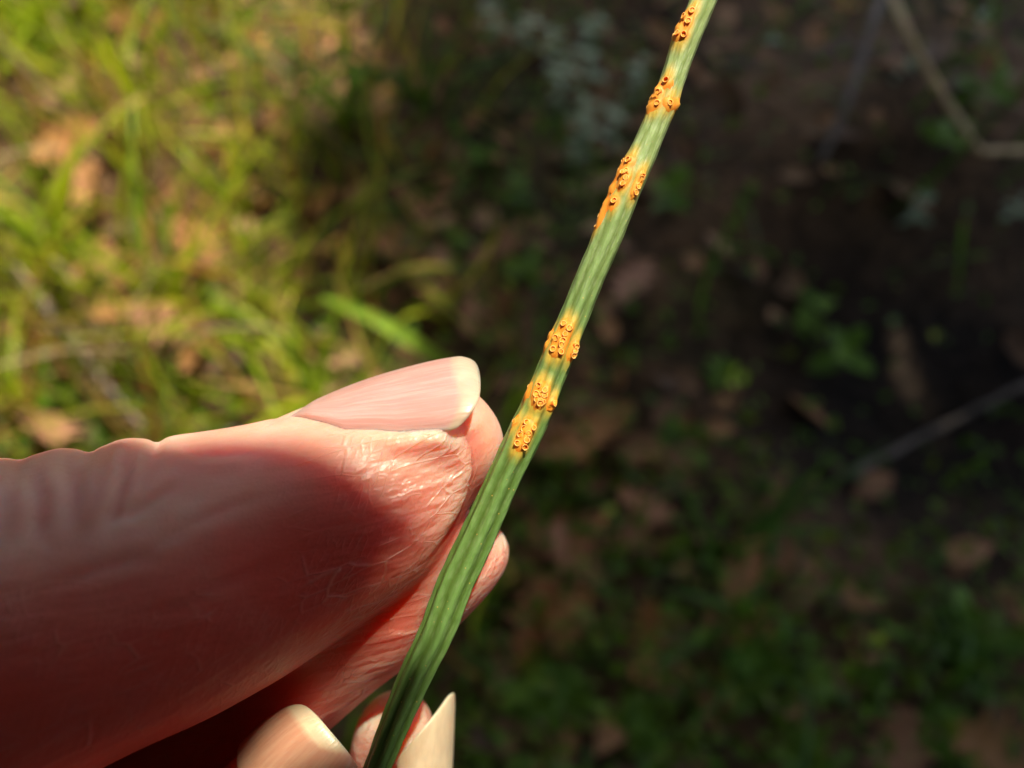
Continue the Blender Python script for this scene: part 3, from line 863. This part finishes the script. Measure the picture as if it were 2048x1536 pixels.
for lb, lst in cups:
    ci = int(round(np.mean([q[0] for q in lst]))); ca = float(np.mean([q[1] for q in lst]))
    # raised blister that follows the stem surface under the cups
    il = [q[0] for q in lst]; al = [q[1] for q in lst]
    di = max(6, (max(il) - min(il)) / 2 + 5); da = (max(al) - min(al)) / 2 + .34
    ci = (max(il) + min(il)) / 2; ca = (max(al) + min(al)) / 2
    nb, mb = 9, 26; vv, rim = [], []
    P0, N0 = surf(int(ci), ca)
    for a_ in range(nb):
        q = a_ / (nb - 1)
        for b_ in range(mb):
            t = 2 * math.pi * b_ / mb
            ii = min(st_n - 1, max(0, ci + di * q * math.sin(t))); aa = ca + da * q * math.cos(t)
            near = max(math.exp(-(((aa - y_) * rad[int(ii)] / .46) ** 2 + ((Lmm[int(ii)] - Lmm[x_]) / .50) ** 2)) for x_, y_ in lst)
            pp, nn = surf(int(round(ii)), aa)
            hgt = .16 * near * (1 - q ** 4) - .05 * (1 - near) - (.05 if q > .9 else 0)
            vv.append(pp + nn * hgt); rim.append(near)
    P0 = np.array(P0)
    bm_ = mesh('rust_spot', (np.array(vv) - P0) * .001, [tuple(q)[::-1] for q in grid_faces(nb, mb)], M_BLISTER, attrs={'rim': rim})
    bo = link('rust_spot', bm_, stem, P0 * .001); bo['label'] = lb
    for (i, a) in lst:
        pp, nn = surf(i, a)
        o = link('rust_cup', random.choice(CUPS), bo)
        q = Vector(nn + rng.normal(0, .16, 3)).to_track_quat('Z', 'Y') @ Matrix.Rotation(random.uniform(0, 6.28), 3, 'Z').to_quaternion()
        s = random.uniform(.68, .90) * (1 if abs(math.cos(a)) < .75 else .8)
        o.matrix_local = Matrix.Translation((pp + nn * (.05 if abs(math.cos(a)) < .75 else -.03) - P0) * .001) @ q.to_matrix().to_4x4() @ Matrix.Diagonal((s, s * random.uniform(.85, 1), s, 1))

# ------------------------------------------------------------------ the hand
def loft(st, n=90, m=56, sup=2.15):
    """stations (px, py, half_px, z, half_depth_mm, axis_deg) -> closed tube in hand-frame mm."""
    st = np.array(st, float)
    c = np.array([hp(a[0], a[1], a[3]) for a in st])
    h = st[:, 2] * KPX * (60 - st[:, 3]) / 60
    s = np.concatenate([[0], np.cumsum(np.maximum(.05, np.linalg.norm(np.diff(c, axis=0), axis=1)))])
    x = np.unique(np.concatenate([np.linspace(0, s[-1], n), np.linspace(s[-4], s[-1], 24)]))
    C = spline(x, s, c); H = np.maximum(.02, spline(x, s, h)); D = np.maximum(.02, spline(x, s, st[:, 4])); A = np.radians(spline(x, s, st[:, 5]))
    th = np.arange(m) * 2 * math.pi / m
    ct, sn = np.cos(th), np.sin(th)
    ct = np.sign(ct) * np.abs(ct) ** (2 / sup); sn = np.sign(sn) * np.abs(sn) ** (2 / sup)
    up = np.stack([-np.sin(A), np.cos(A), 0 * A], 1)
    V = C[:, None, :] + H[:, None, None] * ct[None, :, None] * up[:, None, :] + D[:, None, None] * sn[None, :, None] * np.array([0, 0, 1.])
    return V.reshape(-1, 3), [tuple(q)[::-1] for q in grid_faces(len(x), m)] + [tuple(range(m)), tuple(range((len(x) - 1) * m, len(x) * m))[::-1]]


THUMB = [(-520, 1560, 520, -8, 17, 25), (-150, 1335, 390, 3, 15, 22), (114, 1222, 318, 5, 13.2, 20), (398, 1133, 273, 3.5, 11.6, 20), (677, 1023, 216, 1.5, 8.9, 20),
         (822, 942, 194, .8, 7.4, 20), (907, 868, 143, .4, 5.9, 22), (950, 853, 104, .3, 5.0, 24), (978, 848, 68, .2, 3.4, 24), (993, 845, 34, .2, 1.8, 24), (999, 844, 3, .2, .15, 24)]
INDEX = [(-620, 2050, 330, -24, 11, 30), (-150, 1860, 260, -18, 9.5, 28), (150, 1660, 225, -13, 8.6, 34), (430, 1420, 190, -9.5, 8, 37), (650, 1245, 162, -5.5, 7.2, 36), (790, 1150, 158, -3.6, 6.6, 35),
         (885, 1095, 130, -3.0, 6.0, 38), (943, 1072, 92, -3.0, 4.7, 45), (975, 1064, 56, -3.0, 3.2, 48), (990, 1061, 28, -3.0, 1.7, 48), (996, 1060, 3, -3.0, .2, 48)]
MIDDLE = [(-500, 2250, 290, -22, 10, 20), (0, 2080, 220, -14, 8, 30), (300, 1830, 150, -5, 6.5, 42), (420, 1715, 122, 0, 5.4, 45), (498, 1637, 108, 2, 4.7, 45), (574, 1561, 101, 2.2, 4.2, 45), (616, 1519, 84, 2.2, 3.5, 45), (638, 1497, 57, 2.2, 2.5, 45),
          (649, 1486, 27, 2.2, 1.2, 45), (653, 1482, 3, 2.2, .15, 45)]
RING = [(-350, 2450, 260, -26, 10, 20), (250, 2350, 200, -20, 8.5, 30), (640, 2050, 130, -12, 6.6, 62), (765, 1760, 100, -9, 5.6, 82), (790, 1600, 92, -8.4, 5.2, 90), (789, 1490, 84, -8, 4.8, 90), (790, 1445, 74, -8, 4.2, 90), (792, 1415, 54, -8, 3.1, 90),
        (794, 1399, 30, -8, 1.8, 90), (795, 1393, 3, -8, .15, 90)]
LITTLE = [(-350, 2700, 220, -28, 8.5, 15), (250, 2650, 180, -24, 7.5, 25), (600, 2400, 130, -18, 6.3, 60), (690, 2150, 105, -15, 5.4, 88), (700, 2020, 78, -15, 4.2, 90), (700, 1960, 40, -15, 2.2, 90), (700, 1945, 3, -15, .15, 90)]
PALM = [(-2400, 2700, 700, -24, 18, 12), (-1700, 2420, 640, -24, 18, 14), (-1250, 2300, 760, -22, 17, 18), (-900, 2230, 820, -20, 16, 20), (-520, 2170, 680, -20, 13, 22), (-300, 2120, 420, -21, 8, 22), (-240, 2100, 10, -21, .4, 22)]

hv, hf = merge([loft(THUMB, 150, 80), loft(INDEX), loft(MIDDLE), loft(RING), loft(LITTLE), loft(PALM, 50, 50, 2.4)])
tmp = link('hand_raw', mesh('hand_raw', hv * .1, hf))          # 1 unit = 1 cm while remeshing
rm = tmp.modifiers.new('r', 'REMESH'); rm.mode = 'VOXEL'; rm.voxel_size = .036; rm.adaptivity = 0
dg = bpy.context.evaluated_depsgraph_get(); ev = tmp.evaluated_get(dg); em = ev.to_mesh()
nv = len(em.vertices); V = np.empty(nv * 3); em.vertices.foreach_get('co', V); V = V.reshape(-1, 3) * 10
nl = len(em.loops); LI = np.empty(nl, np.int32); em.loops.foreach_get('vertex_index', LI)
LS = np.empty(len(em.polygons), np.int32); em.polygons.foreach_get('loop_start', LS)
LT = np.empty(len(em.polygons), np.int32); em.polygons.foreach_get('loop_total', LT)
ne = len(em.edges); E = np.empty(ne * 2, np.int32); em.edges.foreach_get('vertices', E); E = E.reshape(-1, 2)
ev.to_mesh_clear(); old = tmp.data; bpy.data.objects.remove(tmp); bpy.data.meshes.remove(old)
deg = np.bincount(E.ravel(), minlength=nv).astype(float)[:, None]


def relax(V, lam):
    s = np.zeros_like(V)
    for c_ in range(3):
        s[:, c_] = np.bincount(E[:, 0], V[E[:, 1], c_], nv) + np.bincount(E[:, 1], V[E[:, 0], c_], nv)
    return V + lam * (s / np.maximum(1, deg) - V)


for _ in range(13):
    V = relax(V, .6); V = relax(V, -.62)
for _ in range(5):
    V = relax(V, .5)
faces = [LI[a:a + b].tolist() for a, b in zip(LS, LT)]


def normals(V):
    q = np.array([f[:3] if len(f) == 3 else f[:4] for f in faces], dtype=object)
    fa = np.array([[f[0], f[1], f[2], f[-1]] for f in faces])
    n = np.cross(V[fa[:, 2]] - V[fa[:, 0]], V[fa[:, 3]] - V[fa[:, 1]])
    N = np.zeros_like(V)
    for k_ in range(4):
        for c_ in range(3):
            N[:, c_] += np.bincount(fa[:, k_], n[:, c_], nv)
    return N / np.maximum(1e-9, np.linalg.norm(N, axis=1, keepdims=True))


# thumb nail frame: spine seen as the upper outline of the nail, curved across by an arc
NZ = .6
SP = np.array([(560, 842), (600, 820), (650, 797), (700, 776), (750, 758), (800, 743), (850, 730), (900, 720), (930, 718), (953, 727), (972, 750)], float)
SP3 = np.array([hp(x, y, NZ) for x, y in SP])
aN = SP3[7] - SP3[1]; aN /= np.linalg.norm(aN); upN = np.array([-aN[1], aN[0], 0])
sN = (SP3 - SP3[1]) @ aN                         # mm along the nail
NAIL_L = (hp(948, 735, NZ) - SP3[1]) @ aN
RN = 8.2; PH0 = math.radians(13)


def spine(s):
    return spline(s, sN, SP3)


def nail_half(s):                                # half opening angle along the nail (rounded root)
    return np.radians(np.interp(s, [0, .5, 1.5, 3.9, 7.6, 10.6, 13, 15], [4, 9, 18, 36, 48, 52.5, 52, 50]))


sv_ = np.clip((V - SP3[1]) @ aN, sN[0], sN[-1])
cc_ = spine(sv_) - upN * RN
rel = V - cc_; ry = rel @ upN; rz_ = rel[:, 2]
phi = np.arctan2(rz_, ry); rho = np.hypot(ry, rz_)
near_thumb = (rho < 12) & ((V - SP3[1]) @ aN > -2.2) & ((V - SP3[1]) @ aN < NAIL_L + 1) & (ry > -1) & (V[:, 0] < hp(1010, 0)[0])
q_ = np.abs(phi - PH0); hN = nail_half(np.clip(sv_, 0, None))
dang = (hN - q_) * RN                            # mm inside (+) / outside (-) the nail's side edge
dlen = (V - SP3[1]) @ aN
ins = np.minimum(dang, dlen + .15)
bed = smooth01(ins, -.25, .25) * (1 - smooth01(dlen, NAIL_L * .80, NAIL_L * .87)) * near_thumb
target = RN - .32
d_ = (target - rho) * bed
foldm = np.exp(-((ins + .75) / .55) ** 2) * near_thumb * (1 - smooth01(dlen, NAIL_L * .68, NAIL_L * .80))
dirs = (ry[:, None] * upN + rz_[:, None] * np.array([0, 0, 1.])) / np.maximum(1e-6, rho)[:, None]
outside = near_thumb * smooth01(ins, -3.2, -.6) * (1 - bed) * (1 - smooth01(dlen, NAIL_L * .74, NAIL_L * .86)) * (dlen > -1.8)
pull = (np.clip(RN - .05 - rho, -2.5, 2.5)) * outside * np.exp(-np.clip(-ins - .5, 0, 9) / 1.1)
V = V + dirs * (d_ + pull + .22 * foldm)[:, None]
for _ in range(2):
    V = relax(V, .35)
Nn = normals(V)


def pxpy(V):
    k_ = KPX * (60 - V[:, 2]) / 60
    return V[:, 0] / k_ + 1024, 768 - V[:, 1] / k_


PX, PY = pxpy(V)
# knuckle folds on the back of the thumb, at the outer side of the frame
disp = np.zeros(nv)
dors = smooth01(Nn[:, 1], -.25, .55) * (PX < 420) * (PX > -400) * (PY < 1180)
for (x0, sl_, dep, wd) in ((312, .34, .46, 11), (185, .40, .44, 13), (52, .30, .40, 13), (-70, .2, .3, 12)):
    t = (PX - x0) + (PY - 880) * sl_
    disp -= dep * np.exp(-np.abs(t / wd) ** 1.5) * dors * np.exp(-np.maximum(0, PY - 880) / 95)
    disp += dep * .8 * np.exp(-((t + 58) / 38) ** 2) * dors * np.exp(-np.maximum(0, PY - 880) / 130)
isth = (PX > 420) & (PX < 1010) & (PY > 820) & (PY < 1330) & (V[:, 2] > -3)
# pulp crease: a shallow furrow inside the finger end from the nail corner round to the lower edge
CR = np.array([(925, 862), (944, 905), (946, 950), (934, 1000), (905, 1056), (868, 1106), (820, 1160)], float)
CRd = spline(np.linspace(0, 6, 80), range(7), CR)
dm = np.full(nv, 99.); sd_ = np.zeros(nv)
idx = np.where(isth)[0]
dd = np.linalg.norm(np.stack([PX[idx], PY[idx]], 1)[:, None, :] - CRd[None], axis=2)
k_ = dd.argmin(1); dm[idx] = dd.min(1) * KPX
tg = np.gradient(CRd, axis=0); nr = np.stack([-tg[:, 1], tg[:, 0]], 1); nr /= np.linalg.norm(nr, axis=1, keepdims=True)
sd_[idx] = ((np.stack([PX[idx], PY[idx]], 1) - CRd[k_]) * nr[k_]).sum(1) * KPX     # + = towards the thumb base
fade = np.zeros(nv); fade[idx] = (1 - smooth01(k_, 48, 78)) * smooth01(k_, 0, 6)
disp -= .42 * (1 - smooth01(sd_, -.30, .22)) * (1 - smooth01(-sd_, .7, 1.9)) * (dm < 3) * fade
disp += .14 * np.exp(-((sd_ - .75) / .5) ** 2) * (dm < 3) * fade
def furrow(pts, dep, wd):
    """a soft skin fold along a line."""
    global disp
    q = spline(np.linspace(0, len(pts) - 1, 40), range(len(pts)), np.array(pts, float))
    ii = np.where((PX > -80) & (PX < 760) & (PY < 1400) & (V[:, 2] > 0))[0]
    dd = np.linalg.norm(np.stack([PX[ii], PY[ii]], 1)[:, None] - q[None], axis=2); kk = dd.argmin(1); d = dd.min(1)
    e = np.minimum(1, np.minimum(kk, 39 - kk) / 9.)
    disp[ii] += e * (-dep * np.exp(-(d / wd) ** 2) + .45 * dep * np.exp(-((d - 2.2 * wd) / (1.3 * wd)) ** 2))


for pts, dep, wd in (([(262, 885), (252, 950), (236, 1010), (205, 1065)], .34, 11), ([(215, 1052), (290, 1010), (360, 960)], .16, 11), ([(135, 905), (150, 985), (140, 1060)], .26, 13),
                     ([(60, 930), (80, 1010), (70, 1090)], .26, 15), ([(330, 890), (420, 905), (520, 900)], .18, 9), ([(260, 1120), (360, 1060), (470, 1010), (560, 985)], .10, 12),
                     ([(300, 1250), (430, 1180), (560, 1120)], .13, 12), ([(100, 1180), (220, 1130), (330, 1110)], .14, 14)):
    furrow(pts, dep, wd)
V = V + Nn * disp[:, None]
# soft irregular flesh
for fq, am in ((.22, .16), (.5, .06)):
    ph = rng.uniform(0, 6, 3)
    V = V + Nn * (am * np.sin(fq * V[:, 0] + ph[0] + 1.3 * np.sin(fq * V[:, 2])) * np.sin(fq * 1.2 * V[:, 1] + ph[1]) * np.cos(fq * V[:, 2] + ph[2]))[:, None] * (1 - bed)[:, None]
PX, PY = pxpy(V)
wet = smooth01(PX, 520, 830) * smooth01(PY, 800, 900) + .35 * smooth01(PY, 1100, 1250)
shade_blush = np.exp(-(((PX - 640) / 330) ** 2 + ((PY - 1150) / 185) ** 2) ** 1.4) + .55 * np.exp(-(((sd_ + .5) / .7) ** 2)) * (dm < 3) * fade + .3 * smooth01(PY, 1150, 1350)  # natural redness plus painted shade on the thumb's dark side and crease
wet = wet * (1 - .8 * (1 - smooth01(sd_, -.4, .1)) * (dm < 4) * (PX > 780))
shade_blush = np.maximum(shade_blush, .95 * smooth01(PY + .25 * PX, 930, 1420) * smooth01(760 - PX, 0, 200))  # painted shade deepening towards the lower thumb base
shade_blush = np.clip(shade_blush - .5 * smooth01(Nn[:, 1], .2, .8), 0, 1)
hme = mesh('hand', V * .001, faces, M_SKIN, attrs={'wet': np.clip(wet, 0, 1), 'shade_blush': shade_blush})
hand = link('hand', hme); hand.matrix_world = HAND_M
tag(hand, 'pale pink hand pinching the rust spotted stem, thumb nail on top', 'hand')


def shell(fn, ns, nq, th, mat, name, s_free, label):
    """thin closed plate from fn(s01, q[-1..1]) -> (point mm, outward normal)."""
    S = np.linspace(0, 1, ns); Q = np.linspace(-1, 1, nq)
    top, bot, s_, q_, fr = [], [], [], [], []
    for s in S:
        for q in Q:
            pnt, nrm = fn(s, q); e = min(1, (1 - abs(q)) * 9, (1 - s) * 12 + .25)
            top.append(pnt + nrm * th * .5 * (.35 + .65 * e)); bot.append(pnt - nrm * th * .5 * (.35 + .65 * e)); s_.append(s); q_.append(q)
            fr.append(smooth01(s, s_free(q) - .018, s_free(q) + .018))
    n = ns * nq; g = grid_faces(ns, nq, False)
    ff = [tuple(r) for r in g] + [tuple(r + n)[::-1] for r in g]
    rimi = [i * nq for i in range(ns)], [i * nq + nq - 1 for i in range(ns)], list(range(nq)), [(ns - 1) * nq + j for j in range(nq)]
    for r, fl in zip(rimi, (1, 0, 0, 1)):
        for a, b in zip(r[:-1], r[1:]):
            ff.append((a, b, b + n, a + n) if fl else (b, a, a + n, b + n))
    o = link(name, mesh(name, np.array(top + bot) * .001, ff, mat, attrs={'nail_s': s_ * 2, 'nail_q': q_ * 2, 'free': fr * 2}), hand)
    o['label'] = label
    md = o.modifiers.new('smooth', 'SUBSURF'); md.levels = md.render_levels = 1
    return o


def thumb_nail(s, q):
    uq = abs(q - .12) / .88; end = NAIL_L * (1.03 - .06 * uq ** 2 - .13 * uq ** 7)
    x = -.5 + s * (end + .5)
    ph = PH0 + q * float(nail_half(np.array([max(0., x)]))[0])
    c = spine(np.array([x]))[0] - upN * RN
    nrm = math.cos(ph) * upN + math.sin(ph) * np.array([0, 0, 1.])
    return c + nrm * (RN - .02 - .25 * (1 - min(1, max(0, x) / 1.5)) - .35 * smooth01(abs(q), .86, 1.)), nrm


shell(thumb_nail, 46, 31, .42, M_NAIL, 'thumb_nail', lambda q: .88 + .06 * max(0., q) ** 2, 'pink thumb nail with long cream free edge')


def middle_nail(s, q):
    a = hp(573, 1572, 2.5); b = hp(701, 1441, 2.5); ax_ = (b - a) / np.linalg.norm(b - a); L = np.linalg.norm(b - a)
    x = s * L * (1.0 - .30 * abs(q) ** 2.2); ph = math.radians(78) + q * math.radians(80)
    up_ = np.array([-ax_[1], ax_[0], 0]); nrm = math.cos(ph) * up_ + math.sin(ph) * np.array([0, 0, 1.])
    rx = 4.45 - 1.0 * s ** 4 ; rz2 = 4.4 - 1.0 * s ** 3
    return a + ax_ * x + up_ * rx * math.cos(ph) + np.array([0, 0, 1.]) * rz2 * math.sin(ph), nrm


shell(middle_nail, 30, 25, .36, M_NAIL2, 'fingernail', lambda q: .83 + .22 * float(smooth01(q, -.15, .55)), 'short rounded fingernail under the thumb, creamy at its tip')


def ring_nail(s, q):
    ph = math.radians(22) + q * math.radians(60)     # 0 = image right, + towards the camera
    xr, y0 = 907, 1760
    t = (q + 1) / 2
    top = 1374 + 78 * max(0, (q + .05)) ** 1.5 + 60 * max(0, -(q + .05)) ** 1.5
    y = y0 + (top - y0) * s
    R_ = 4.6 - 1.0 * s ** 6 * 0
    c = hp(xr, y, -6.5) - np.array([R_, 0, 0])
    lean = np.array([-.6 * (1 - s), 0, 0])
    nrm = np.array([math.cos(ph), 0, math.sin(ph)])
    return c + lean + np.array([R_ * math.cos(ph), 0, R_ * 1.1 * math.sin(ph)]), nrm


shell(ring_nail, 40, 25, .36, M_NAIL2, 'fingernail', lambda q: .60, 'long upright cream fingernail behind the stem')
